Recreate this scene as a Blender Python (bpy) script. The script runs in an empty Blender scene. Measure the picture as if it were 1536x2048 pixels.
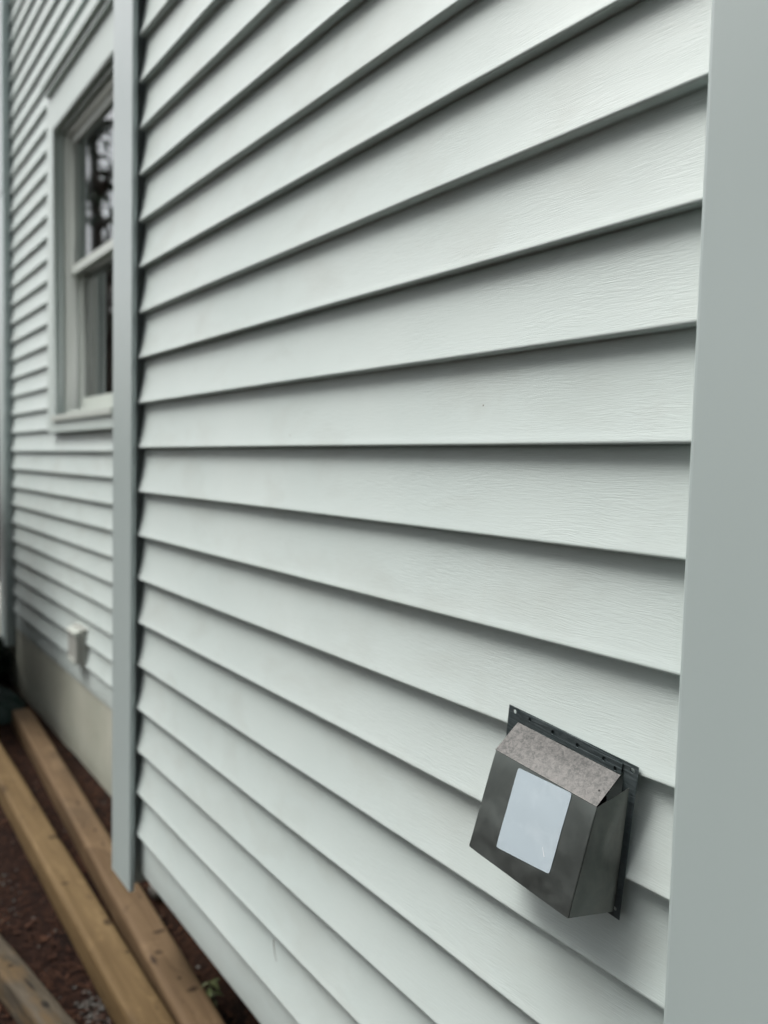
import bpy, bmesh, math, random
from mathutils import Vector, Matrix, noise
from math import radians, sin, cos, pi, tan, atan2
random.seed(11)
SC = bpy.context.scene
COL = SC.collection

# ------------------------------------------------------------------ camera
F_PX, YAW, PITCH, ROLL, CAM_D = 1561.48, 0.6351622, -0.0612984, 0.0233967, 0.6479516
fw = Vector((-cos(YAW)*cos(PITCH), sin(YAW)*cos(PITCH), sin(PITCH)))
rt = fw.cross(Vector((0, 0, 1))).normalized()
up = rt.cross(fw)
r2 = rt*cos(ROLL) + up*sin(ROLL)
u2 = -rt*sin(ROLL) + up*cos(ROLL)
cd = bpy.data.cameras.new('camera')
cam = bpy.data.objects.new('camera', cd)
COL.objects.link(cam)
cam.matrix_world = Matrix(((r2.x, u2.x, -fw.x, 0), (r2.y, u2.y, -fw.y, -CAM_D), (r2.z, u2.z, -fw.z, 0), (0, 0, 0, 1)))
cd.sensor_fit = 'VERTICAL'
cd.sensor_height = 24.0
cd.lens = 24.0*F_PX/2048.0
cd.clip_start = 0.02
cd.clip_end = 500
cd.dof.use_dof = True
cd.dof.focus_distance = 0.80
cd.dof.aperture_fstop = cd.lens/7.8
SC.camera = cam

# ------------------------------------------------------------------ light
SUN_DIR = Vector((-0.40, -0.54, 1.00)).normalized()       # towards the sun
w = bpy.data.worlds.new('World')
SC.world = w
w.use_nodes = True
nt = w.node_tree
nt.nodes.clear()
sky = nt.nodes.new('ShaderNodeTexSky')
sky.sky_type = 'NISHITA'
sky.sun_disc = False
sky.sun_elevation = math.asin(SUN_DIR.z)
sky.sun_rotation = atan2(SUN_DIR.x, SUN_DIR.y)
sky.dust_density = 6.0
sky.air_density = 1.0
hs = nt.nodes.new('ShaderNodeHueSaturation')
hs.inputs['Saturation'].default_value = 0.28               # cloud cover greys the sky
bg = nt.nodes.new('ShaderNodeBackground')
bg.inputs['Strength'].default_value = 0.15
wo = nt.nodes.new('ShaderNodeOutputWorld')
nt.links.new(sky.outputs[0], hs.inputs['Color'])
nt.links.new(hs.outputs[0], bg.inputs['Color'])
nt.links.new(bg.outputs[0], wo.inputs['Surface'])
sd = bpy.data.lights.new('sun', 'SUN')
sd.energy = 1.0
sd.angle = radians(25)
sd.color = (1.0, 0.985, 0.96)
sun = bpy.data.objects.new('sun', sd)
COL.objects.link(sun)
sun.rotation_euler = SUN_DIR.to_track_quat('Z', 'Y').to_euler()
sun.location = (0, -3, 6)
SC.view_settings.view_transform = 'Standard'
SC.view_settings.look = 'None'
SC.view_settings.gamma = 1
SC.view_settings.exposure = 0.44
SC.render.film_transparent = False
SC.cycles.max_bounces = 8
SC.cycles.use_denoising = True

# ------------------------------------------------------------------ node helpers
def mat(name, base=(.5, .5, .5), rough=.5, metal=0.0, spec=.5):
    m = bpy.data.materials.new(name)
    m.use_nodes = True
    b = m.node_tree.nodes['Principled BSDF']
    b.inputs['Base Color'].default_value = (*base, 1)
    b.inputs['Roughness'].default_value = rough
    b.inputs['Metallic'].default_value = metal
    b.inputs['Specular IOR Level'].default_value = spec
    return m, m.node_tree, b

def N(t, kind, **kw):
    n = t.nodes.new(kind)
    for k, v in kw.items():
        if k in n.inputs.keys():
            n.inputs[k].default_value = v
        else:
            setattr(n, k, v)
    return n

def coords(t, scale=(1, 1, 1), out='Object', rot=(0, 0, 0)):
    tc = t.nodes.new('ShaderNodeTexCoord')
    mp = t.nodes.new('ShaderNodeMapping')
    mp.inputs['Scale'].default_value = scale
    mp.inputs['Rotation'].default_value = rot
    t.links.new(tc.outputs[out], mp.inputs['Vector'])
    return mp.outputs['Vector']

def noise_tex(t, vec, scale=5, detail=3, rough=.5, dist=0.0):
    n = N(t, 'ShaderNodeTexNoise', Scale=scale, Detail=detail, Roughness=rough, Distortion=dist)
    t.links.new(vec, n.inputs['Vector'])
    return n.outputs['Fac']

def ramp(t, fac, stops):
    r = t.nodes.new('ShaderNodeValToRGB')
    e = r.color_ramp.elements
    while len(e) < len(stops):
        e.new(0.5)
    for i, (p, c) in enumerate(stops):
        e[i].position = p
        e[i].color = (*c, 1) if len(c) == 3 else c
    t.links.new(fac, r.inputs['Fac'])
    return r.outputs['Color']

def mixc(t, fac, a, b, mode='MIX'):
    m = t.nodes.new('ShaderNodeMix')
    m.data_type = 'RGBA'
    m.blend_type = mode
    for s, v in ((m.inputs[0], fac), (m.inputs[6], a), (m.inputs[7], b)):
        if isinstance(v, (int, float)):
            s.default_value = v
        elif isinstance(v, tuple):
            s.default_value = (*v, 1)
        else:
            t.links.new(v, s)
    return m.outputs[2]

def mth(t, op, a, b=0.0, clamp=False):
    m = t.nodes.new('ShaderNodeMath')
    m.operation = op
    m.use_clamp = clamp
    for s, v in ((m.inputs[0], a), (m.inputs[1], b)):
        if isinstance(v, (int, float)):
            s.default_value = v
        else:
            t.links.new(v, s)
    return m.outputs[0]

def maprange(t, v, a, b, c, d):
    m = t.nodes.new('ShaderNodeMapRange')
    t.links.new(v, m.inputs[0])
    for i, x in enumerate((a, b, c, d)):
        m.inputs[i+1].default_value = x
    return m.outputs[0]

def bump(t, bs, height, dist=.001, strength=1.0, normal=None):
    b = t.nodes.new('ShaderNodeBump')
    b.inputs['Distance'].default_value = dist
    b.inputs['Strength'].default_value = strength
    t.links.new(height, b.inputs['Height'])
    if normal is not None:
        t.links.new(normal, b.inputs['Normal'])
    t.links.new(b.outputs[0], bs.inputs['Normal'])
    return b.outputs[0]

# ------------------------------------------------------------------ materials
def make_siding():
    m, t, b = mat('vinyl_siding', (.60, .66, .64), .42, spec=.30)
    v = coords(t, (1, 1, 1))
    # colour: very faint mottling + grime just under nothing in particular
    big = noise_tex(t, v, 3.2, 4, .55, .4)
    col = mixc(t, maprange(t, big, .35, .7, 0, 1), (.550, .626, .602), (.583, .653, .628))
    # smudges
    sm = noise_tex(t, coords(t, (4, 4, 8)), 1.4, 4, .55, .4)
    smf = maprange(t, sm, .50, .74, 0, .26)
    col = mixc(t, smf, col, (.40, .42, .38))
    # drip / dust streaks that run down the face
    st = noise_tex(t, coords(t, (38, 1, 2.0)), 1.0, 3, .6)
    col = mixc(t, maprange(t, st, .62, .8, 0, .06), col, (.45, .44, .38))
    # flecks
    vo = t.nodes.new('ShaderNodeTexVoronoi')
    vo.inputs['Scale'].default_value = 1.0
    t.links.new(coords(t, (13, 13, 17)), vo.inputs['Vector'])
    d = mth(t, 'LESS_THAN', vo.outputs['Distance'], .022)
    sep = t.nodes.new('ShaderNodeSeparateColor')
    t.links.new(vo.outputs['Color'], sep.inputs[0])
    pick = mth(t, 'GREATER_THAN', sep.outputs[0], .80)
    col = mixc(t, mth(t, 'MULTIPLY', mth(t, 'MULTIPLY', d, pick), .8), col, (.10, .085, .06))
    t.links.new(col, b.inputs['Base Color'])
    r = noise_tex(t, coords(t, (5, 5, 9)), 1.2, 5, .6, .8)
    t.links.new(maprange(t, r, .3, .72, .36, .54), b.inputs['Roughness'])
    # embossed wood grain
    warp = noise_tex(t, coords(t, (9, 9, 26)), 1.0, 2, .5)
    tc = t.nodes.new('ShaderNodeTexCoord')
    sx = t.nodes.new('ShaderNodeSeparateXYZ')
    t.links.new(tc.outputs['Object'], sx.inputs[0])
    cx = t.nodes.new('ShaderNodeCombineXYZ')
    t.links.new(mth(t, 'MULTIPLY', sx.outputs[0], 38.0), cx.inputs[0])
    zz = mth(t, 'ADD', mth(t, 'MULTIPLY', sx.outputs[2], 580.0), mth(t, 'MULTIPLY', warp, 9.0))
    t.links.new(zz, cx.inputs[2])
    g = noise_tex(t, cx.outputs[0], 1.0, 3, .62, .35)
    g2 = noise_tex(t, coords(t, (60, 60, 300)), 1.0, 3, .6, .8)
    patch = maprange(t, noise_tex(t, coords(t, (7, 7, 16)), 1.0, 2, .5), .35, .65, .35, 1.0)
    h = mth(t, 'MULTIPLY', mth(t, 'ADD', g, mth(t, 'MULTIPLY', g2, .35)), patch)
    bump(t, b, h, .00046, 1.0)
    return m
M_SIDE = make_siding()

def make_trim(name, c0, c1, rough=.4):
    m, t, b = mat(name, c0, rough)
    b.inputs['Specular IOR Level'].default_value = .7
    n = noise_tex(t, coords(t, (6, 6, 1.2)), 1.5, 2, .5, 0.0)
    t.links.new(mixc(t, n, c0, c1), b.inputs['Base Color'])
    return m
M_POST = make_trim('corner_post_vinyl', (.435, .512, .500), (.46, .534, .520), .28)
M_CASE = make_trim('window_casing_paint', (.55, .635, .60), (.58, .66, .625), .42)
M_SASH = make_trim('sash_vinyl', (.52, .57, .52), (.57, .615, .565), .4)
M_SHEATH, _, _ = mat('sheathing', (.16, .15, .12), .9)

def make_concrete():
    m, t, b = mat('concrete', (.40, .40, .34), .85)
    a = noise_tex(t, coords(t), 2.2, 5, .6, .3)
    c = ramp(t, a, [(.25, (.24, .245, .20)), (.45, (.37, .385, .315)), (.7, (.45, .46, .385))])
    s = noise_tex(t, coords(t, (1, 1, .6)), 9, 5, .65)
    c = mixc(t, maprange(t, s, .55, .75, 0, .35), c, (.27, .25, .19))
    t.links.new(c, b.inputs['Base Color'])
    bump(t, b, noise_tex(t, coords(t), 60, 6, .65), .003, .6)
    return m
M_CONC = make_concrete()

def make_wood(name, c_lo, c_hi, c_knot, stain, seed=0.0, rough=.7, marks=()):
    m, t, b = mat(name, c_hi, rough, spec=.2)
    v = coords(t, (1.6, 26, 26))
    g = noise_tex(t, v, 1.0, 5, .6, 1.2)
    c = mixc(t, maprange(t, g, .3, .72, 0, 1), c_lo, c_hi)
    blot = noise_tex(t, coords(t, (2.3, 7, 7)), 1.0 + seed, 3, .55)
    c = mixc(t, maprange(t, blot, .52, .72, 0, .7), c, stain)
    vo = t.nodes.new('ShaderNodeTexVoronoi')
    vo.inputs['Scale'].default_value = 1.0
    mp = coords(t, (4.3, 9, 9))
    va = t.nodes.new('ShaderNodeVectorMath')
    va.operation = 'ADD'
    va.inputs[1].default_value = (seed*3.1, seed, seed*.7)
    t.links.new(mp, va.inputs[0])
    t.links.new(va.outputs[0], vo.inputs['Vector'])
    k = maprange(t, vo.outputs['Distance'], .10, .24, 1, 0)
    sk = t.nodes.new('ShaderNodeSeparateColor')
    t.links.new(vo.outputs['Color'], sk.inputs[0])
    k = mth(t, 'MULTIPLY', k, maprange(t, sk.outputs[0], .72, .85, 0, .7), True)
    c = mixc(t, k, c, c_knot)
    if marks:       # nail holes, knots and dings of this very timber
        tcm = t.nodes.new('ShaderNodeTexCoord')
        wn = N(t, 'ShaderNodeTexNoise', Scale=60.0, Detail=2.0)
        t.links.new(tcm.outputs['Object'], wn.inputs['Vector'])
        acc = None
        for (mx, my, mrx, mry) in marks:
            mpn = t.nodes.new('ShaderNodeMapping')
            mpn.vector_type = 'TEXTURE'
            mpn.inputs['Location'].default_value = (mx, my, .088)
            mpn.inputs['Scale'].default_value = (mrx, mry, .03)
            t.links.new(tcm.outputs['Object'], mpn.inputs['Vector'])
            ln = t.nodes.new('ShaderNodeVectorMath'); ln.operation = 'LENGTH'
            t.links.new(mpn.outputs[0], ln.inputs[0])
            dd = mth(t, 'ADD', ln.outputs['Value'], mth(t, 'MULTIPLY', wn.outputs['Fac'], .8))
            ff = maprange(t, dd, .9, 1.5, .9, 0)
            acc = ff if acc is None else mth(t, 'MAXIMUM', acc, ff)
        c = mixc(t, acc, c, c_knot)
    di = noise_tex(t, coords(t, (11, 24, 24)), 1.0, 4, .6, .6)
    c = mixc(t, maprange(t, di, .60, .74, 0, .65), c, c_knot)
    lt = noise_tex(t, coords(t, (5, 12, 12)), 1.0 + seed*.3, 4, .6, .8)
    c = mixc(t, maprange(t, lt, .55, .75, 0, .45), c, c_hi, 'SCREEN')
    t.links.new(c, b.inputs['Base Color'])
    bump(t, b, g, .0012, .8)
    return m
M_WOOD1 = make_wood('timber_tan', (.105, .066, .034), (.175, .118, .066), (.030, .017, .009), (.100, .068, .039), .0, marks=((1.333, .006, .016, .008), (1.589, .008, .014, .007), (1.708, .007, .013, .007), (2.306, .016, .010, .022), (2.423, -.036, .034, .008), (2.40, -.014, .014, .012), (2.59, .013, .012, .016), (2.531, -.002, .007, .006)))
M_WOOD2 = make_wood('timber_yellow', (.115, .074, .032), (.180, .122, .058), (.035, .020, .009), (.110, .070, .031), 1.3, marks=((2.374, .022, .016, .018), (2.38, .040, .030, .012), (2.992, .030, .020, .014), (3.159, .032, .008, .007), (2.709, -.018, .010, .014)))
M_WOOD3 = make_wood('timber_weathered', (.050, .040, .027), (.115, .096, .070), (.012, .010, .008), (.15, .095, .042), 2.1, .85, marks=((1.363, 0, .022, .012), (1.26, .002, .05, .006), (1.147, -.004, .012, .010)))

def make_ground():
    m, t, b = mat('pine_litter_soil', (.04, .022, .014), .95, spec=.2)
    a = noise_tex(t, coords(t), 7, 6, .65, .5)
    c = ramp(t, a, [(.28, (.006, .004, .003)), (.45, (.019, .008, .005)), (.62, (.032, .014, .008)), (.8, (.045, .030, .020))])
    t.links.new(c, b.inputs['Base Color'])
    bump(t, b, noise_tex(t, coords(t), 70, 5, .7, .6), .02, 1.0)
    return m
M_GROUND = make_ground()

def simple_var(name, c0, c1, rough=.8, scale=3.0, metal=0.0, spec=.4):
    m, t, b = mat(name, c0, rough, metal, spec)
    n = noise_tex(t, coords(t), scale, 4, .6)
    t.links.new(mixc(t, maprange(t, n, .3, .7, 0, 1), c0, c1), b.inputs['Base Color'])
    return m, t, b
M_NEEDLE, _, _ = simple_var('dry_needles', (.030, .012, .007), (.085, .038, .020), .85, 9, spec=.2)
M_STONE, _, _ = simple_var('pebbles', (.06, .057, .05), (.22, .21, .19), .8, 7)
M_BARK, _tb, _bb = simple_var('bark', (.045, .035, .028), (.11, .09, .07), .95, 6)
M_LEAFA, _, _ = simple_var('broad_leaf', (.035, .060, .022), (.075, .11, .038), .6, 2)
M_LEAFB, _, _ = simple_var('evergreen_needles', (.022, .042, .022), (.05, .075, .035), .6, 2)
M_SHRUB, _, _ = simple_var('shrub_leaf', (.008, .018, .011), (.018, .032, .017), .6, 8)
M_TARP, _, _ = simple_var('green_sheet', (.003, .016, .012), (.006, .026, .020), .7, 8)
M_WEED, _, _ = simple_var('weed_leaf', (.07, .10, .035), (.15, .17, .07), .55, 20)
M_OUT, _, _ = simple_var('outlet_plastic', (.36, .37, .34), (.40, .41, .375), .5, 10)
M_OUTL, _, _ = simple_var('outlet_lid_plastic', (.46, .49, .44), (.50, .53, .48), .4, 10)
M_DARK, _, _ = simple_var('room_dark', (.020, .022, .022), (.03, .03, .03), .9, 2)
M_CURT, _, _ = simple_var('curtain', (.010, .020, .020), (.016, .028, .028), .9, 14)

def make_metal(name, c0, c1, r0, r1, mott=55, metal=1.0, bm=.0004):
    m, t, b = mat(name, c0, r0, metal)
    n = noise_tex(t, coords(t), mott, 5, .68, .6)
    n2 = noise_tex(t, coords(t), mott*5, 3, .6)
    f = maprange(t, mth(t, 'ADD', mth(t, 'MULTIPLY', n, .7), mth(t, 'MULTIPLY', n2, .3)), .42, .60, 0, 1)
    t.links.new(mixc(t, f, c0, c1), b.inputs['Base Color'])
    t.links.new(maprange(t, f, 0, 1, r0, r1), b.inputs['Roughness'])
    bump(t, b, noise_tex(t, coords(t, (1, 1, 1)), 18, 3, .5), bm, .5)
    return m
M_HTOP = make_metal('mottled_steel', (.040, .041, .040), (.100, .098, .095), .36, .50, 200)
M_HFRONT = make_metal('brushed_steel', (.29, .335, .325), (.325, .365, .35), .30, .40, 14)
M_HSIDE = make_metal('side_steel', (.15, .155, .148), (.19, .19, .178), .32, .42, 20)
M_FLANGE = make_metal('galvanized_flange', (.095, .125, .130), (.125, .155, .160), .28, .40, 30, metal=.35, bm=.0010)
_m, _t, _b = M_FLANGE, M_FLANGE.node_tree, M_FLANGE.node_tree.nodes['Principled BSDF']
_w = noise_tex(_t, coords(_t, (14, 14, 190)), 1.0, 2, .5, .5)
bump(_t, _b, _w, .0016, .8)
_b.inputs['Metallic'].default_value = .6
M_STICK, _t, _b = mat('sticker_film', (.42, .51, .56), .35)
_n = noise_tex(_t, coords(_t, (1, 1, 1)), 38, 4, .55, .9)
_t.links.new(mixc(_t, maprange(_t, _n, .50, .78, 0, .6), (.46, .545, .59), (.54, .62, .66)), _b.inputs['Base Color'])
bump(_t, _b, noise_tex(_t, coords(_t), 22, 2, .5, .5), .0010, .4)

M_GLASS, _t, _b = mat('window_glass', (.92, .96, .95), .01)
_b.inputs['Transmission Weight'].default_value = 1.0
_b.inputs['IOR'].default_value = 1.5

# ------------------------------------------------------------------ object helpers
def link(name, me, m=None, parent=None, loc=None):
    o = bpy.data.objects.new(name, me)
    COL.objects.link(o)
    if m is not None:
        o.data.materials.append(m)
    if loc is not None:
        o.location = loc
    if parent is not None:
        o.parent = parent
    return o

def from_bm(name, bm, m, parent=None, smooth=False, loc=None, bev=0.0, seg=2):
    if bev > 0:
        bmesh.ops.bevel(bm, geom=[e for e in bm.edges if e.calc_face_angle(0) > .5], offset=bev, segments=seg, affect='EDGES', profile=.5)
    bmesh.ops.recalc_face_normals(bm, faces=bm.faces[:])
    me = bpy.data.meshes.new(name)
    bm.to_mesh(me)
    bm.free()
    if smooth:
        for p in me.polygons:
            p.use_smooth = True
    return link(name, me, m, parent, loc)

def add_box(bm, x0, x1, y0, y1, z0, z1, mtx=None):
    vs = [bm.verts.new(Vector(c)) for c in ((x0, y0, z0), (x1, y0, z0), (x1, y1, z0), (x0, y1, z0), (x0, y0, z1), (x1, y0, z1), (x1, y1, z1), (x0, y1, z1))]
    if mtx is not None:
        for v in vs:
            v.co = mtx @ v.co
    for f in ((0, 3, 2, 1), (4, 5, 6, 7), (0, 1, 5, 4), (1, 2, 6, 5), (2, 3, 7, 6), (3, 0, 4, 7)):
        bm.faces.new([vs[i] for i in f])

def boxo(name, x0, x1, y0, y1, z0, z1, m, parent=None, bev=.0015):
    bm = bmesh.new()
    add_box(bm, x0, x1, y0, y1, z0, z1)
    return from_bm(name, bm, m, parent, bev=bev)

def prism_xy(bm, pts, z0, z1, bevel_idx=(), r=.002, zs=None):
    """vertical extrusion of an XY outline"""
    out = []
    n = len(pts)
    for i, p in enumerate(pts):
        if i in bevel_idx:
            a = Vector(pts[i-1]) - Vector(p)
            c = Vector(pts[(i+1) % n]) - Vector(p)
            a.normalize(); c.normalize()
            P = Vector(p)
            for k in range(4):
                s = k/3
                q = P + a*r*(1-s)**2 + c*r*s**2
                out.append((q.x, q.y))
        else:
            out.append(p)
    rings = []
    for z in (zs or (z0, z1)):
        rings.append([bm.verts.new((x, y, z)) for x, y in out])
    k = len(out)
    for a, c in zip(rings, rings[1:]):
        for i in range(k):
            bm.faces.new((a[i], a[(i+1) % k], c[(i+1) % k], c[i]))
    bm.faces.new(rings[0][::-1])
    bm.faces.new(rings[-1])

def plate(name, outer, holes, thick, m, parent=None, mtx=None, round_holes=()):
    """flat sheet with real holes, made from a filled 2D curve; outline in (u, v), thickness along local z"""
    cu = bpy.data.curves.new(name, 'CURVE')
    cu.dimensions = '2D'
    cu.fill_mode = 'BOTH'
    cu.extrude = thick/2
    def sp(pts):
        s = cu.splines.new('POLY')
        s.points.add(len(pts)-1)
        for i, (x, y) in enumerate(pts):
            s.points[i].co = (x, y, 0, 1)
        s.use_cyclic_u = True
    sp(outer)
    for h in holes:
        sp(h)
    for (cx, cy, rr) in round_holes:
        sp([(cx+rr*cos(a*pi/9), cy+rr*sin(a*pi/9)) for a in range(18)])
    tmp = bpy.data.objects.new('tmp', cu)
    COL.objects.link(tmp)
    bpy.context.view_layer.update()
    dg = bpy.context.evaluated_depsgraph_get()
    me = bpy.data.meshes.new_from_object(tmp.evaluated_get(dg))
    bpy.data.objects.remove(tmp)
    me.name = name
    if mtx is not None:
        me.transform(mtx)
    bm = bmesh.new()
    bm.from_mesh(me)
    bmesh.ops.remove_doubles(bm, verts=bm.verts[:], dist=1e-6)
    bmesh.ops.recalc_face_normals(bm, faces=bm.faces[:])
    bm.to_mesh(me)
    bm.free()
    me.materials.clear()
    return link(name, me, m, parent)

def empty(name, loc, label, cat, group=None, rot=None):
    o = bpy.data.objects.new(name, None)
    COL.objects.link(o)
    o.location = loc
    if rot is not None:
        o.rotation_euler = rot
    o['label'] = label
    o['category'] = cat
    if group:
        o['group'] = group
    return o

def tag(o, label, cat, group=None):
    o['label'] = label
    o['category'] = cat
    if group:
        o['group'] = group
    return o

# ------------------------------------------------------------------ the house
EXP = 0.108            # exposure of one course
Z0 = 0.0252872         # height of the lip nearest the lens height
REC = 0.017            # how far the top of a course sits behind its lip
YF = 0.34              # lip plane of the recessed wall
GZ = -1.42             # ground
XS = -1.9013           # where the siding of the bump-out ends on the left

house = empty('house', (-2.0, .3, GZ), 'pale grey house clad in horizontal vinyl siding, stepped out beside its window, filling the picture', 'house')
HP = house.location.copy()
def hpart(o, label=None):
    """parent to the house keeping world coordinates of the mesh"""
    o.data.transform(Matrix.Translation(-HP))
    o.parent = house
    if label:
        o['label'] = label
    return o

def profile(kmin, kmax):
    """(dy, z, is_lip_row) from top to bottom; course k has its lip at Z0 - k*EXP"""
    pts = []
    for k in range(kmin, kmax+1):
        zb = Z0 - k*EXP
        joint = (k % 2 == 0)
        for t in (1.0, .93, .84, .72, .6, .48, .37, .27, .18, .11, .055):
            s = 1 - (1-t)**1.75
            pts.append((.0006 + (REC-.0006)*s, zb + .0035 + (EXP-.0035)*t*0.985))
        if joint:      # locked panel edge: crisp drip edge, open underside
            pts += [(.0003, zb+.0042), (0.0, zb+.0026), (.0004, zb+.0010), (.0018, zb), (.0042, zb+.0002), (.0048, zb+.0016), (.0125, zb+.0022), (.0195, zb+.0012)]
        else:          # soft fold in the middle of a panel
            pts += [(.0008, zb+.0045), (.0003, zb+.0024), (.0012, zb+.0009), (.0030, zb+.0002), (.0065, zb), (.0120, zb+.0004), (.0175, zb+.0003)]
    return pts

def siding(name, x0, x1, y0, kmin, kmax, zend, dx, wob, hole=None, seed=0.0):
    bm = bmesh.new()
    pr = profile(kmin, kmax)
    zl = Z0 - kmax*EXP
    # flat starter band below the last lip
    pr += [(.0165, zl-.004), (.0155, zl-.02), (.0150, (zl+zend)/2), (.0148, zend+.004), (.0156, zend+.0008), (.018, zend), (.032, zend)]
    nx = max(2, int(round((x1-x0)/dx)))
    cols = []
    for i in range(nx+1):
        x = x0 + (x1-x0)*i/nx
        c = []
        for dy, z in pr:
            k = round((Z0 - z)/EXP + .5)
            pk = k//2
            a = noise.noise(Vector((x*1.9 + seed, pk*7.3, .5)))*wob
            zz = noise.noise(Vector((x*1.4 + seed + 20, pk*5.1, 2.5)))*wob*.55
            f = noise.noise(Vector((x*6.0 + seed, z*9.0, 7.5)))*wob*.28
            c.append(bm.verts.new((x, y0 + dy + a + f, z + zz)))
        cols.append(c)
    for a, b in zip(cols, cols[1:]):
        for j in range(len(pr)-1):
            cx = (a[j].co + b[j+1].co)/2
            if hole and hole[0] < cx.x < hole[1] and hole[2] < cx.z < hole[3]:
                continue
            f = bm.faces.new((a[j], a[j+1], b[j+1], b[j]))
            f.smooth = True
    loose = [v for v in bm.verts if not v.link_faces]
    bmesh.ops.delete(bm, geom=loose, context='VERTS')
    o = from_bm(name, bm, M_SIDE)
    return o

hpart(siding('siding_wall', XS, -.385, 0.0, -24, 9, -1.053, .012, .0017), 'bump-out wall of wide horizontal siding courses')
WX0, WX1, WZ0, WZ1 = -4.17, -3.00, .118, 1.755          # window casing outline
hpart(siding('siding_wall', -5.160, XS-.02, YF, -26, 9, -1.055, .03, .0010, (WX0+.06, WX1-.06, WZ0+.05, WZ1-.07), 5.0), 'recessed wall of siding around the window')
hpart(siding('siding_wall', -.20, 4.0, YF, -26, 9, -1.055, .1, .0010, None, 9.0))

# corner posts of the bump-out
def corner_post(xl, xr, yf, z0, z1, side, yb_long, joint=None):
    """side=+1: the siding channel is on the right (+x); -1: on the left"""
    f = yf
    if side > 0:
        pts = [(xl, f), (xr, f), (xr, f+.0116), (xr-.036, f+.0116), (xr-.036, f+.066), (xl+.055, f+.066), (xl+.055, f+yb_long), (xl, f+yb_long)]
        bi = (0, 1)
    else:
        pts = [(xl, f), (xr, f), (xr, f+yb_long), (xr-.055, f+yb_long), (xr-.055, f+.066), (xl+.0135, f+.066), (xl+.0135, f+.0116), (xl, f+.0116)]
        bi = (0, 1)
    bm = bmesh.new()
    prism_xy(bm, pts, z0, z1, bi, .0045)
    return from_bm('corner_post', bm, M_POST)
hpart(corner_post(-2.0454, -1.8985, -.0165, -1.092, 3.60, 1, .144), 'middle corner post between the two siding walls, its foot hanging above the timbers')
hpart(corner_post(-.3998, -.2560, -.0190, -1.092, 3.60, -1, .144), 'near corner post, out of focus')
# far corner post (thicker, in two lapped lengths)
bm = bmesh.new()
prism_xy(bm, [(-5.36, .305), (-5.166, .305), (-5.166, .334), (-5.172, .334), (-5.172, .40), (-5.36, .40)], -1.17, 1.60, (0, 1), .004)
o = from_bm('corner_post', bm, M_POST); hpart(o, 'far corner post in two lapped lengths')
bm = bmesh.new()
prism_xy(bm, [(-5.363, .302), (-5.163, .302), (-5.163, .334), (-5.1722, .334), (-5.1722, .403), (-5.363, .403)], 1.56, 3.60, (0, 1), .004)
o2 = from_bm('upper_length', bm, M_POST); o2.data.transform(Matrix.Translation(-HP)); o2.parent = o

# closed core behind the claddings
hpart(boxo('sheathing', -1.990, -.315, .050, .470, -1.040, 3.58, M_SHEATH, bev=0), 'dark sheathing behind the bump-out siding')
# bump-out flank walls (face left / right)
def flank(x, sgn):
    bm = bmesh.new()
    pr = profile(-24, 9)
    a, b = [], []
    for dy, z in pr:
        a.append(bm.verts.new((x + sgn*(dy-.012), .120, z)))
        b.append(bm.verts.new((x + sgn*(dy-.012), YF+.03, z)))
    for j in range(len(pr)-1):
        bm.faces.new((a[j], a[j+1], b[j+1], b[j]))
    return from_bm('flank_wall', bm, M_SIDE)
hpart(flank(-2.030, 1)); hpart(flank(-.271, -1))
hpart(plate('sheathing', [(-5.5, -1.04), (4.0, -1.04), (4.0, 3.6), (-5.5, 3.6)], [[(WX0+.085, WZ0+.06), (WX1-.085, WZ0+.06), (WX1-.085, WZ1-.17), (WX0+.085, WZ1-.17)]], .03, M_SHEATH,
      mtx=Matrix.Translation((0, YF+.052, 0)) @ Matrix.Rotation(pi/2, 4, 'X')), 'dark sheathing of the recessed wall')
hpart(boxo('foundation_wall', -9.0, 4.0, YF+.018, YF+.25, GZ-.35, -1.0445, M_CONC, bev=.004), 'pale stained concrete foundation under the siding')
hpart(boxo('floor_soffit', -2.030, -.272, .024, YF+.016, -1.0620, -1.0432, M_SHEATH, bev=0), 'dark underside of the bump-out')

# ---- window
def wloc(o, parent):
    o.data.transform(Matrix.Translation(-HP)); o.parent = parent; return o
CI0, CI1, CJ0, CJ1 = -4.058, -3.112, .198, 1.560        # casing inner opening
win = plate('window', [(WX0, WZ0), (WX1, WZ0), (WX1, WZ1), (WX0, WZ1)], [[(CI0, CJ0), (CI1, CJ0), (CI1, CJ1), (CI0, CJ1)]], .030, M_CASE,
            mtx=Matrix.Translation((0, YF-.006, 0)) @ Matrix.Rotation(pi/2, 4, 'X'))
hpart(win, 'double-hung window with a wide flat casing and a projecting head')
def wpart(name, bm, m, bev=.0015):
    return wloc(from_bm(name, bm, m, bev=bev), win)
def frame_bm(x0, x1, z0, z1, y0, y1, wl, wr, wb, wt):
    bm = bmesh.new()
    add_box(bm, x0, x0+wl, y0, y1, z0, z1)
    add_box(bm, x1-wr, x1, y0, y1, z0, z1)
    add_box(bm, x0+wl, x1-wr, y0, y1, z0, z0+wb)
    add_box(bm, x0+wl, x1-wr, y0, y1, z1-wt, z1)
    return bm
def ring(name, x0, x1, z0, z1, y0, y1, wl, wr, wb, wt, m):
    o = plate(name, [(x0, z0), (x1, z0), (x1, z1), (x0, z1)], [[(x0+wl, z0+wb), (x1-wr, z0+wb), (x1-wr, z1-wt), (x0+wl, z1-wt)]], y1-y0, m,
              mtx=Matrix.Translation((0, (y0+y1)/2, 0)) @ Matrix.Rotation(pi/2, 4, 'X'))
    return wloc(o, win)
ring('frame', CI0-.02, CI1+.02, CJ0-.02, CJ1+.02, YF+.0305, YF+.15, .055, .055, .045, .050, M_SASH)
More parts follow.
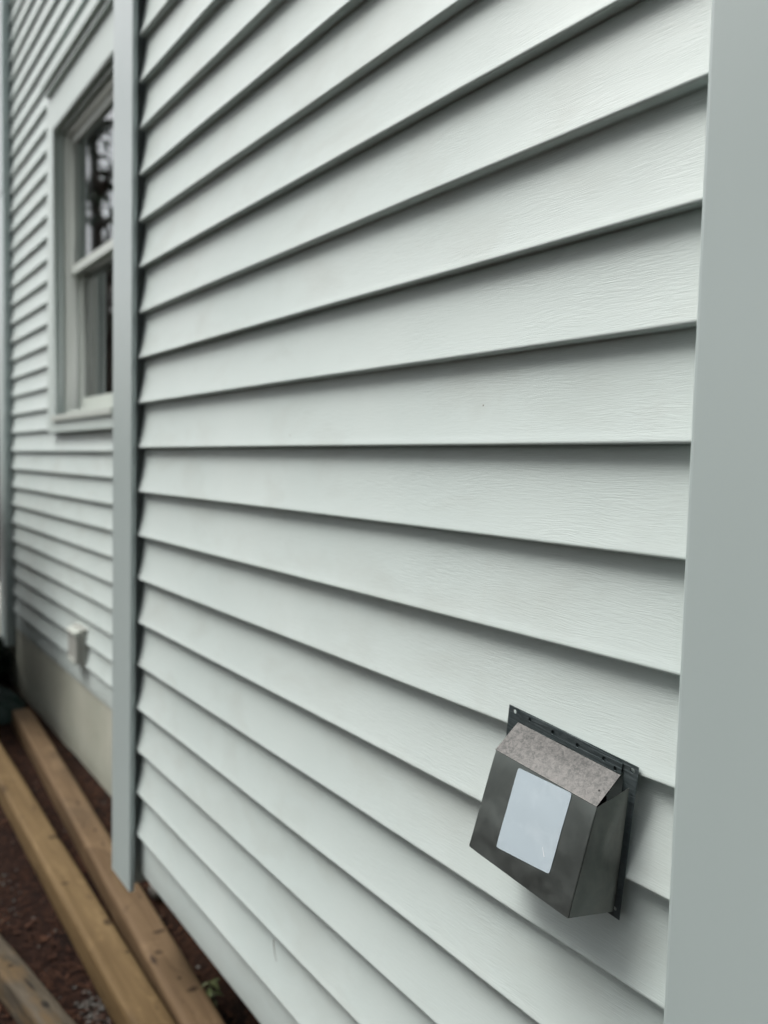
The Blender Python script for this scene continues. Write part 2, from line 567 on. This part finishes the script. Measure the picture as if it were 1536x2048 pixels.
ring('inner_casing', CI0-.012, CI1+.012, CJ0-.012, CJ1+.012, YF+.0094, YF+.030, .018, .018, .018, .022, M_CASE)
FX0, FX1 = CI0+.035, CI1-.035
ZM = .905
ring('upper_sash', FX0+.001, FX1-.001, ZM-.028, CJ1-.031, YF+.052, YF+.084, .028, .028, .040, .040, M_SASH)
ring('lower_sash', FX0+.001, FX1-.001, CJ0+.026, ZM+.012, YF+.092, YF+.124, .050, .050, .062, .040, M_SASH)
for yy in (.058, .073):
    bm = bmesh.new(); add_box(bm, FX0+.026, FX1-.026, YF+yy, YF+yy+.004, ZM+.010, CJ1-.068); wpart('pane', bm, M_GLASS, 0)
bm = bmesh.new(); add_box(bm, FX0+.047, FX1-.047, YF+.104, YF+.109, CJ0+.084, ZM-.026); wpart('pane', bm, M_GLASS, 0)
bm = bmesh.new(); add_box(bm, WX0+.03, WX1-.03, YF-.058, YF-.022, WZ1+.002, WZ1+.052); add_box(bm, WX0+.045, WX1-.045, YF-.040, YF-.0215, WZ1-.028, WZ1+.0015)
wpart('head_trim', bm, M_CASE, .003)
bm = bmesh.new(); add_box(bm, CI0-.002, CI1+.002, YF-.034, YF+.028, CJ0-.026, CJ0-.001); wpart('sill', bm, M_SASH, .003)
# room behind the glass
bm = bmesh.new()
add_box(bm, FX0-.2, FX1+.2, YF+.16, YF+1.9, CJ0-.5, CJ1+.4)
for f in list(bm.faces):
    if all(abs(v.co.y-(YF+.16)) < 1e-5 for v in f.verts):
        bm.faces.remove(f)
wpart('room_interior', bm, M_DARK, 0)
bm = bmesh.new()
cv = []
for i in range(70):
    x = FX0+.165 + (FX1-.03-FX0-.165)*i/69
    y = YF+.235 + .012*sin(i*.95) + .006*sin(i*2.3)
    cv.append((bm.verts.new((x, y, CJ0+.02)), bm.verts.new((x, y, CJ1+.1))))
for a, b in zip(cv, cv[1:]):
    bm.faces.new((a[0], b[0], b[1], a[1]))
wloc(from_bm('curtain', bm, M_CURT, smooth=True), win)

# ------------------------------------------------------------------ vent hood (local x = right, y = out of the wall is -Y, z up)
TH = radians(5.3)
hood = empty('vent_hood', (-.6234, -.0005, -.2729), 'bare metal exhaust vent hood with a blank white sticker, tilted on the siding', 'vent hood', rot=(0, TH, 0))
def hp(u, n, v):            # hood local point
    return Vector((u, -n, -v))
def sheet(name, quad, thick, m, parent, nseg=(14, 14), bulge=0.0, dents=0.0, seed=0, corner=0.0):
    """curved sheet-metal panel between 4 corners TL, TR, BR, BL with thickness"""
    TL, TR, BR, BL = quad
    nrm = (TR-TL).cross(BL-TL).normalized()
    bm = bmesh.new()
    nu, nv = nseg
    layers = []
    for lay in (0, 1):
        g = []
        for j in range(nv+1):
            row = []
            for i in range(nu+1):
                s, t = i/nu, j/nv
                p = (TL*(1-s)+TR*s)*(1-t) + (BL*(1-s)+BR*s)*t
                b = bulge*sin(pi*s)*sin(pi*t)
                if corner:
                    b += corner*(abs(2*s-1)**6)*(abs(2*t-1)**6)
                b += dents*noise.noise(Vector((s*3+seed, t*3, seed)))*min(1, 8*s*(1-s))*min(1, 8*t*(1-t))
                row.append(bm.verts.new(p + nrm*(b + lay*thick)))
            g.append(row)
        layers.append(g)
    for li, g in enumerate(layers):
        for j in range(nv):
            for i in range(nu):
                q = (g[j][i], g[j][i+1], g[j+1][i+1], g[j+1][i])
                f = bm.faces.new(q if li == 0 else q[::-1])
                f.smooth = True
    A, B = layers
    for j in range(nv):
        bm.faces.new((A[j][0], A[j+1][0], B[j+1][0], B[j][0]))
        bm.faces.new((A[j][nu], B[j][nu], B[j+1][nu], A[j+1][nu]))
    for i in range(nu):
        bm.faces.new((A[0][i], B[0][i], B[0][i+1], A[0][i+1]))
        bm.faces.new((A[nv][i], A[nv][i+1], B[nv][i+1], B[nv][i]))
    o = from_bm(name, bm, m, parent)
    o.data.set_sharp_from_angle(angle=radians(35))
    return o
RX = Matrix.Rotation(pi/2, 4, 'X')      # (u, v) -> (u, 0, v)
fl = plate('flange', [(0, 0), (.176, 0), (.176, -.162), (0, -.162)],
           [[(.030, -.0125), (.1605, -.0125), (.1605, -.150), (.030, -.150)]],
           .0010, M_FLANGE, hood, Matrix.Translation((0, -.0015, 0)) @ RX, [(.0095, -.0052, .0023), (.1695, -.0060, .0026), (.1695, -.153, .0022), (.0095, -.153, .0022)])
plate('top_strip', [(.0185, -.0005), (.100, .0003), (.1585, -.0018), (.1585, -.0145), (.0185, -.0150)], [], .0009, M_FLANGE, hood, Matrix.Translation((0, -.0036, 0)) @ RX,
      [(.035, -.0048, .0024), (.069, -.0062, .0027), (.103, -.0070, .0025), (.137, -.0072, .0026), (.1515, -.0112, .0024)])
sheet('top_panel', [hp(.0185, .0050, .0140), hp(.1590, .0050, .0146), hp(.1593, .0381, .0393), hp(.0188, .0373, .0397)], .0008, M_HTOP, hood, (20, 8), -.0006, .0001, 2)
front = sheet('front_panel', [hp(.0190, .0366, .0398), hp(.1590, .0374, .0394), hp(.1590, .0618, .1495), hp(.0190, .0638, .1480)], .0008, M_HFRONT, hood, (28, 28), -.0010, .0006, 5, .0008)
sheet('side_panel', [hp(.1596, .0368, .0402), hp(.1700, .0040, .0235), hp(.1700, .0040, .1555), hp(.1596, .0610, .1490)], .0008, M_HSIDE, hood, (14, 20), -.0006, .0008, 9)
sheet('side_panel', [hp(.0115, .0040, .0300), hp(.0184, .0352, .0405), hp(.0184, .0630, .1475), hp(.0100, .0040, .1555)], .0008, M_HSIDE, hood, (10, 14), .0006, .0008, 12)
# rivet hole on the top panel
pt = hp(.1510, .0250, .0300)
nrm = Vector((0, -.6, .8))
bm = bmesh.new()
bmesh.ops.create_cone(bm, cap_ends=True, segments=12, radius1=.0012, radius2=.0010, depth=.0010, matrix=Matrix.Translation(pt+nrm*.0003) @ nrm.to_track_quat('Z', 'Y').to_matrix().to_4x4())
from_bm('rivet', bm, M_DARK, hood)
# dark inside: duct collar
bm = bmesh.new()
bmesh.ops.create_cone(bm, cap_ends=False, segments=32, radius1=.050, radius2=.050, depth=.030, matrix=Matrix.Translation(hp(.092, .010, .085)) @ Matrix.Rotation(pi/2, 4, 'X'))
from_bm('duct_collar', bm, M_FLANGE, hood, smooth=True)
plate('damper', [(.04, -.045), (.145, -.045), (.145, -.140), (.04, -.140)], [], .001, M_DARK, hood, Matrix.Translation((0, -.003, 0)) @ RX)
# sticker: rounded rectangle laid just above the curved front panel
def front_pt(s, t, off):
    TL, TR, BR, BL = hp(.0190, .0366, .0398), hp(.1590, .0374, .0394), hp(.1590, .0618, .1495), hp(.0190, .0638, .1480)
    nrm = (TR-TL).cross(BL-TL).normalized()
    p = (TL*(1-s)+TR*s)*(1-t) + (BL*(1-s)+BR*s)*t
    b = -.0010*sin(pi*s)*sin(pi*t) + .0008*(abs(2*s-1)**6)*(abs(2*t-1)**6)
    b += .0006*noise.noise(Vector((s*3+5, t*3, 5)))*min(1, 8*s*(1-s))*min(1, 8*t*(1-t))
    return p + nrm*(b + off)
TLs, TRs, BRs, BLs = Vector((.265, .045)), Vector((.785, .004)), Vector((.775, .755)), Vector((.262, .835))
bm = bmesh.new()
nn = 26
grid = []
for j in range(nn+1):
    row = []
    for i in range(nn+1):
        s, t = i/nn, j/nn
        # squircle-corner remap
        a, b = 2*s-1, 2*t-1
        rr = .065
        aa, bb = abs(a), abs(b)
        if aa > 1-rr and bb > 1-rr*.8:
            da, db = (aa-(1-rr))/rr, (bb-(1-rr*.8))/(rr*.8)
            L = math.hypot(da, db); M_ = max(da, db)
            if L > 0:
                da, db = da*M_/L, db*M_/L
            aa, bb = 1-rr+rr*da, 1-rr*.8+rr*.8*db
        a = math.copysign(aa, a); b = math.copysign(bb, b)
        s, t = (a+1)/2, (b+1)/2
        q = (TLs*(1-s)+TRs*s)*(1-t) + (BLs*(1-s)+BRs*s)*t
        wr = .0004*noise.noise(Vector((q.x*9, q.y*7, 3))) if .1 < s < .9 and .1 < t < .9 else 0
        row.append(bm.verts.new(front_pt(q.x, q.y, -.0006 + wr*.3)))
    grid.append(row)
for j in range(nn):
    for i in range(nn):
        bm.faces.new((grid[j][i], grid[j][i+1], grid[j+1][i+1], grid[j+1][i])).smooth = True
from_bm('sticker', bm, M_STICK, hood)

# bright scuff where the sticker film is scratched
bm = bmesh.new()
a_, b_ = front_pt(.665, .575, -.0009), front_pt(.700, .645, -.0009)
sd_ = (b_-a_).cross(Vector((0, 1, 0))).normalized()*.0006
bm.faces.new([bm.verts.new(p_) for p_ in (a_-sd_*.5, a_+sd_*.5, b_+sd_, b_-sd_)])
sc_ = from_bm('scuff', bm, mat('scuff_white', (.80, .84, .86), .4)[0])
sc_.parent = next(c_ for c_ in hood.children if c_.name.startswith('sticker'))

# a dead pine needle caught under a lip of the siding
bm = bmesh.new()
prev = None
for i in range(9):
    t = i/8
    c = Vector((.010*t + .004*sin(t*2.5), -.004 - .003*sin(pi*t), -.034*t))
    w_ = .0007*(1-t*.6)
    ringv = [bm.verts.new(c + Vector((w_*cos(a*pi/2), w_*sin(a*pi/2), 0))) for a in range(4)]
    if prev:
        for k in range(4):
            bm.faces.new((prev[k], prev[(k+1) % 4], ringv[(k+1) % 4], ringv[k]))
    prev = ringv
o = from_bm('pine_needle', bm, M_NEEDLE, loc=(-1.172, .0005, Z0-8*EXP-.001))
tag(o, 'single dead pine needle stuck under a lip low on the bump-out siding', 'pine needle')

# ------------------------------------------------------------------ outlet cover on the recessed wall
oc = empty('outlet_cover', (-3.665, YF, -.94), 'beige outdoor outlet cover on the siding, low on the recessed wall under the window', 'outlet cover')
def oloc(o):
    o.data.transform(Matrix.Translation(-oc.location)); o.parent = oc; return o
oloc(boxo('mounting_block', -3.745, -3.585, YF-.012, YF+.016, -.945, -.775, M_OUT, bev=.004))
oloc(boxo('cover', -3.735, -3.600, YF-.036, YF-.0125, -.935, -.806, M_OUT, bev=.006))
bm = bmesh.new()
mt = Matrix.Translation((-3.668, YF-.018, -.792)) @ Matrix.Rotation(radians(18), 4, 'X')
add_box(bm, -.070, .070, -.028, .020, -.007, .008, mt)
oloc(from_bm('lid', bm, M_OUTL, bev=.005))
oloc(boxo('bottom_lip', -3.725, -3.610, YF-.041, YF-.0365, -.934, -.918, M_OUTL, bev=.003))

# ------------------------------------------------------------------ timbers
def timber(label, x0, y0, x1, y1, wid, hgt, m, ztop, rough=.0016, seed=0, parts=True):
    L = math.hypot(x1-x0, y1-y0)
    ang = atan2(y1-y0, x1-x0)
    bm = bmesh.new()
    nx = int(L/.02)
    prof = []
    r = .006
    hw = wid/2
    def side(a, b, n):
        return [(a[0]+(b[0]-a[0])*i/n, a[1]+(b[1]-a[1])*i/n) for i in range(n)]
    c = [(-hw+r, hgt), (hw-r, hgt), (hw, hgt-r), (hw, r), (hw-r, 0), (-hw+r, 0), (-hw, r), (-hw, hgt-r)]
    for i in range(8):
        prof += side(c[i], c[(i+1) % 8], 6 if i % 2 == 0 else 1)
    rings = []
    for i in range(nx+1):
        x = L*i/nx
        ring = []
        for (y, z) in prof:
            v = Vector((x*3.1+seed, y*22, z*22))
            d1 = noise.noise(v)*rough + noise.noise(v*4)*rough*.5
            bow = .004*sin(x*1.3+seed)
            yy = y + d1*(1 if abs(y) > hw*.7 else .3) + bow
            zz = z + noise.noise(v + Vector((9, 9, 9)))*rough
            ring.append(bm.verts.new((x, yy, max(zz, -.004))))
        rings.append(ring)
    k = len(prof)
    for a, b in zip(rings, rings[1:]):
        for i in range(k):
            bm.faces.new((a[i], b[i], b[(i+1) % k], a[(i+1) % k])).smooth = True
    bm.faces.new(rings[0]); bm.faces.new(rings[-1][::-1])
    o = from_bm('timber', bm, m)
    o.location = (x0, y0, ztop-hgt)
    o.rotation_euler = (0, 0, ang)
    tag(o, label, 'timber', 'timbers lying on the ground')
    return o
timber('tan square timber lying closest to the house, passing under the foot of the corner post', -4.385, .2295, -1.545, .0855, .0885, .088, M_WOOD1, -1.337, .0016, 1)
timber('yellowish timber in the middle, touching the tan one at the bottom of the picture', -5.20, .010, -1.10, -.0110, .0900, .088, M_WOOD2, -1.3375, .0014, 7)
timber('grey weathered broken-edged timber in the bottom left corner, farthest from the house', -3.30, -.430, -1.42, -.112, .068, .074, M_WOOD3, -1.345, .0065, 15)

# ------------------------------------------------------------------ ground
def gz(x, y):
    n = noise.noise(Vector((x*2.2, y*2.2, 0)))*.012 + noise.noise(Vector((x*9, y*9, 4)))*.006
    fade = 1.0 if (-8 < x < 3 and -4 < y < .5) else .0
    return GZ - .012 + n*fade
def axis(lo, hi, a, b, step, far):
    v = []
    x = a
    while x <= b + 1e-6:
        v.append(x); x += step
    s = step; x = a
    left = []
    while x > lo:
        s *= far; x -= s; left.append(max(x, lo))
    s = step; x = v[-1]
    right = []
    while x < hi:
        s *= far; x += s; right.append(min(x, hi))
    return left[::-1] + v + right
xs = axis(-90, 90, -5.4, -1.0, .03, 1.35)
ys = axis(-90, 90, -1.0, .40, .03, 1.35)
bm = bmesh.new()
vg = [[bm.verts.new((x, y, gz(x, y))) for y in ys] for x in xs]
for i in range(len(xs)-1):
    for j in range(len(ys)-1):
        bm.faces.new((vg[i][j], vg[i+1][j], vg[i+1][j+1], vg[i][j+1])).smooth = True
g = from_bm('ground', bm, M_GROUND)
g['kind'] = 'structure'

bm = bmesh.new()
rnd = random.Random(5)
for i in range(15000):
    x = rnd.uniform(-5.4, -1.2); y = rnd.uniform(-.75, .345)
    z = gz(x, y) + rnd.uniform(.001, .010)
    L = rnd.uniform(.012, .055); a = rnd.uniform(0, 2*pi); wd = rnd.uniform(.0008, .0022)
    if rnd.random() < .06:
        wd = rnd.uniform(.004, .009); L = rnd.uniform(.01, .03)
    d = Vector((cos(a), sin(a), rnd.uniform(-.2, .35))).normalized()
    s = Vector((-sin(a), cos(a), rnd.uniform(-.3, .3))).normalized()*wd
    p = Vector((x, y, z)); q = p + d*L*.5 + Vector((0, 0, rnd.uniform(-.002, .004))); e = p + d*L
    v = [bm.verts.new(c) for c in (p-s*.6, q-s, e-s*.3, e+s*.3, q+s, p+s*.6)]
    bm.faces.new((v[0], v[1], v[4], v[5])); bm.faces.new((v[1], v[2], v[3], v[4]))
o = from_bm('pine_litter', bm, M_NEEDLE); o['kind'] = 'stuff'

def pebble(bm, c, r, rn):
    mt = Matrix.Translation(c) @ Matrix.Rotation(rn.uniform(0, 6), 4, 'Z') @ Matrix.Diagonal((r*rn.uniform(.8, 1.3), r*rn.uniform(.7, 1.1), r*rn.uniform(.45, .8), 1))
    g = bmesh.ops.create_icosphere(bm, subdivisions=1, radius=1.0, matrix=mt)
    for v in g['verts']:
        v.co += Vector((rn.uniform(-1, 1), rn.uniform(-1, 1), rn.uniform(-1, 1)))*r*.18
bm = bmesh.new()
for i in range(520):
    if i < 110:
        x, y = rnd.gauss(-1.97, .05), rnd.gauss(-.075, .018)
    elif i < 150:
        x, y = rnd.gauss(-2.75, .10), rnd.gauss(-.17, .03)
    else:
        x, y = rnd.uniform(-5.2, -1.2), rnd.uniform(-.7, .33)
    pebble(bm, Vector((x, y, gz(x, y)+.003)), rnd.uniform(.0025, .0075) if i < 110 else rnd.uniform(.0015, .0055), rnd)
o = from_bm('gravel', bm, M_STONE); o['kind'] = 'stuff'

# a stone beside the post foot
bm = bmesh.new()
pebble(bm, Vector((0, 0, .030)), .042, rnd)
bmesh.ops.subdivide_edges(bm, edges=bm.edges[:], cuts=2, use_grid_fill=True)
for v in bm.verts:
    v.co += v.co.normalized()*noise.noise(v.co*60)*.004
o = from_bm('stone', bm, M_STONE, smooth=True, loc=(-2.40, .245, GZ-.01))
tag(o, 'pale stone on the soil behind the foot of the middle corner post', 'stone')

# weed beside the tan timber
weed = empty('weed', (-1.770, .158, GZ), 'small green leafy weed growing against the tan timber under the wall', 'weed')
bm = bmesh.new()
pts = [Vector((0, 0, 0)), Vector((-.004, -.004, .05)), Vector((-.010, -.010, .100))]
for a, b in zip(pts, pts[1:]):
    d = (b-a); q = d.to_track_quat('Z', 'Y').to_matrix().to_4x4()
    bmesh.ops.create_cone(bm, cap_ends=True, segments=6, radius1=.0016, radius2=.0013, depth=d.length*1.04, matrix=Matrix.Translation((a+b)/2) @ q)
from_bm('stem', bm, M_WEED, weed)
for k in range(9):
    a = k*2.4; L = rnd.uniform(.020, .036); wd = L*.42
    base = pts[1].lerp(pts[2], k/8)
    d = Vector((cos(a), sin(a), rnd.uniform(-.1, .5))).normalized()
    s = d.cross(Vector((0, 0, 1))).normalized()
    bm = bmesh.new()
    prev = None
    for i in range(7):
        t = i/6
        ww = wd*.5*sin(pi*min(.98, t*.92+.06))
        c = base + d*L*t + Vector((0, 0, -.010*t*t))
        row = [bm.verts.new(c - s*ww + Vector((0, 0, .002*sin(pi*t)))), bm.verts.new(c - Vector((0, 0, .001))), bm.verts.new(c + s*ww + Vector((0, 0, .002*sin(pi*t))))]
        if prev:
            bm.faces.new((prev[0], prev[1], row[1], row[0])); bm.faces.new((prev[1], prev[2], row[2], row[1]))
        prev = row
    from_bm('leaf', bm, M_WEED, weed, smooth=True)

# crumpled green sheet in the far corner
bm = bmesh.new()
n = 34
gr = []
for i in range(n+1):
    row = []
    for j in range(n+1):
        a, b = i/n*2-1, j/n*2-1
        r = max(0, 1-(a*a+b*b)**.9)
        x = a*.36 + .03*noise.noise(Vector((a*4, b*4, 1))); y = b*.17 + .03*noise.noise(Vector((a*4, b*4, 5)))
        z = .008 + r*.085 + abs(noise.noise(Vector((a*5, b*5, 2))))*.07*r**.5 + noise.noise(Vector((a*13, b*13, 3)))*.012*r
        row.append(bm.verts.new((x, y, z)))
    gr.append(row)
for i in range(n):
    for j in range(n):
        bm.faces.new((gr[i][j], gr[i+1][j], gr[i+1][j+1], gr[i][j+1])).smooth = True
o = from_bm('tarp', bm, M_TARP, loc=(-4.80, .150, GZ-.008))
so = o.modifiers.new('thick', 'SOLIDIFY'); so.thickness = .0015
tag(o, 'dark green crumpled tarp on the ground in the shadowed far corner', 'tarp')

# ------------------------------------------------------------------ plants: leaf-card crowns
def leaf_crown(name, parent, centres, n, size, m, seed, flat=.6):
    rn = random.Random(seed)
    bm = bmesh.new()
    for i in range(n):
        c, r = centres[rn.randrange(len(centres))]
        while True:
            d = Vector((rn.uniform(-1, 1), rn.uniform(-1, 1), rn.uniform(-1, 1)))
            if .15 < d.length < 1:
                break
        p = c + Vector((d.x*r, d.y*r, d.z*r*flat))
        s = size*rn.uniform(.6, 1.4)
        q = Vector((rn.uniform(-1, 1), rn.uniform(-1, 1), rn.uniform(-.6, .6))).normalized()
        t = q.cross(Vector((rn.uniform(-1, 1), rn.uniform(-1, 1), 1))).normalized()*s*.38
        a = q*s
        v = [bm.verts.new(p-a), bm.verts.new(p-t), bm.verts.new(p+a*.9+Vector((0, 0, -s*.15))), bm.verts.new(p+t)]
        bm.faces.new(v)
    return from_bm(name, bm, m, parent)

def limb(bm, a, b, r0, r1, seg=8, bend=.0, rn=random):
    n = 5
    prev = None
    off = Vector((rn.uniform(-1, 1), rn.uniform(-1, 1), rn.uniform(-.3, .3)))*bend
    d = (b-a).normalized()
    e1 = d.cross(Vector((.3, .9, .1))).normalized(); e2 = d.cross(e1)
    for i in range(n+1):
        t = i/n
        c = a.lerp(b, t) + off*sin(pi*t)
        r = r0 + (r1-r0)*t
        ring = [bm.verts.new(c + e1*r*cos(k*2*pi/seg) + e2*r*sin(k*2*pi/seg)) for k in range(seg)]
        if prev:
            for k in range(seg):
                bm.faces.new((prev[k], prev[(k+1) % seg], ring[(k+1) % seg], ring[k]))
        prev = ring

def tree(x, y, h, cr, label, m, seed, n=4200, leaf=.17, low=.22):
    rn = random.Random(seed)
    t = empty('tree', (x, y, GZ), label, 'tree', 'trees across from the house')
    bm = bmesh.new()
    top = Vector((rn.uniform(-.3, .3), rn.uniform(-.3, .3), h*.93))
    limb(bm, Vector((0, 0, -.1)), top, h*.026, h*.006, 10, .25, rn)
    cents = []
    for k in range(26):
        z = h*(low + (1-low)*rn.random()**.8)
        a = rn.uniform(0, 2*pi)
        rad = cr*(1.05 - .75*((z/h-low)/(1-low)))*rn.uniform(.45, 1.0)
        c = Vector((cos(a)*rad, sin(a)*rad, min(z, h)))
        st = Vector((top.x*z/h*.8, top.y*z/h*.8, max(.2*h, z-rad*.6)))
        limb(bm, st, c, h*.009, h*.002, 6, .15, rn)
        cents.append((c, cr*rn.uniform(.20, .36)))
    from_bm('trunk', bm, M_BARK, t, smooth=True)
    leaf_crown('crown', t, cents, n, leaf, m, seed+1)
    return t
TREES = [(-16.5, -3.45, 9.6, 1.7, M_LEAFB, 'dark evergreen tree mirrored in the upper window pane, leftmost of the row'),
         (-22.0, -5.2, 5.2, 2.2, M_LEAFA, 'low broad-leaved tree mirrored in the lower window pane, behind the dark evergreen'),
         (-9.0, -9.0, 7.5, 2.6, M_LEAFA, 'unseen round leafy tree added opposite the recessed wall to block low sky'),  # from here on: unseen trees, added to block low front light
         (-4.6, -7.2, 8.6, 2.8, M_LEAFB, 'unseen bushy evergreen added opposite the middle corner post to block low sky'),
         (-.6, -6.2, 8.2, 2.7, M_LEAFA, 'unseen light green tree added straight across from the vent hood to block low sky'),
         (3.0, -5.2, 8.6, 2.7, M_LEAFB, 'unseen dense evergreen added right of the light green tree to darken the near post'),
         (6.4, -3.6, 8.2, 2.6, M_LEAFA, 'unseen broad tree added at the near end of the row to block front light')]
for i, (x, y, h, c, m, lb) in enumerate(TREES):
    tree(x, y, h, c, lb, m, 40+i*3, n=(1700, 9000, 4200)[min(i, 2)], leaf=(.13, .17, .17)[min(i, 2)], low=(.30, .06, .22)[min(i, 2)])

shade_shrub = empty('shrub', (-4.98, -.19, GZ), 'dense dark green shrub added mostly out of view to shade the far left corner', 'shrub')  # added occluder that darkens the foundation and siding in the far corner
bm = bmesh.new()
rn = random.Random(3)
cs = []
for k in range(58):
    a = rn.uniform(0, 2*pi); q = rn.uniform(.05, 1)
    c = Vector((cos(a)*q*.66, sin(a)*q*.22, rn.uniform(.08, 1.62)))
    limb(bm, Vector((c.x*.2, c.y*.2, 0)), c, .012, .004, 6, .03, rn)
    cs.append((c, rn.uniform(.15, .20)))
for k in range(26):  # low clumps added to blacken the corner below the far post
    c = Vector((rn.uniform(-1.0, -.22), rn.uniform(.24, .48), rn.uniform(.06, .23)))
    limb(bm, Vector((c.x*.6, .15, 0)), c, .008, .003, 6, .02, rn)
    cs.append((c, rn.uniform(.08, .13)))
from_bm('stem', bm, M_BARK, shade_shrub, smooth=True)
leaf_crown('foliage', shade_shrub, cs, 44000, .050, M_SHRUB, 8, .9)
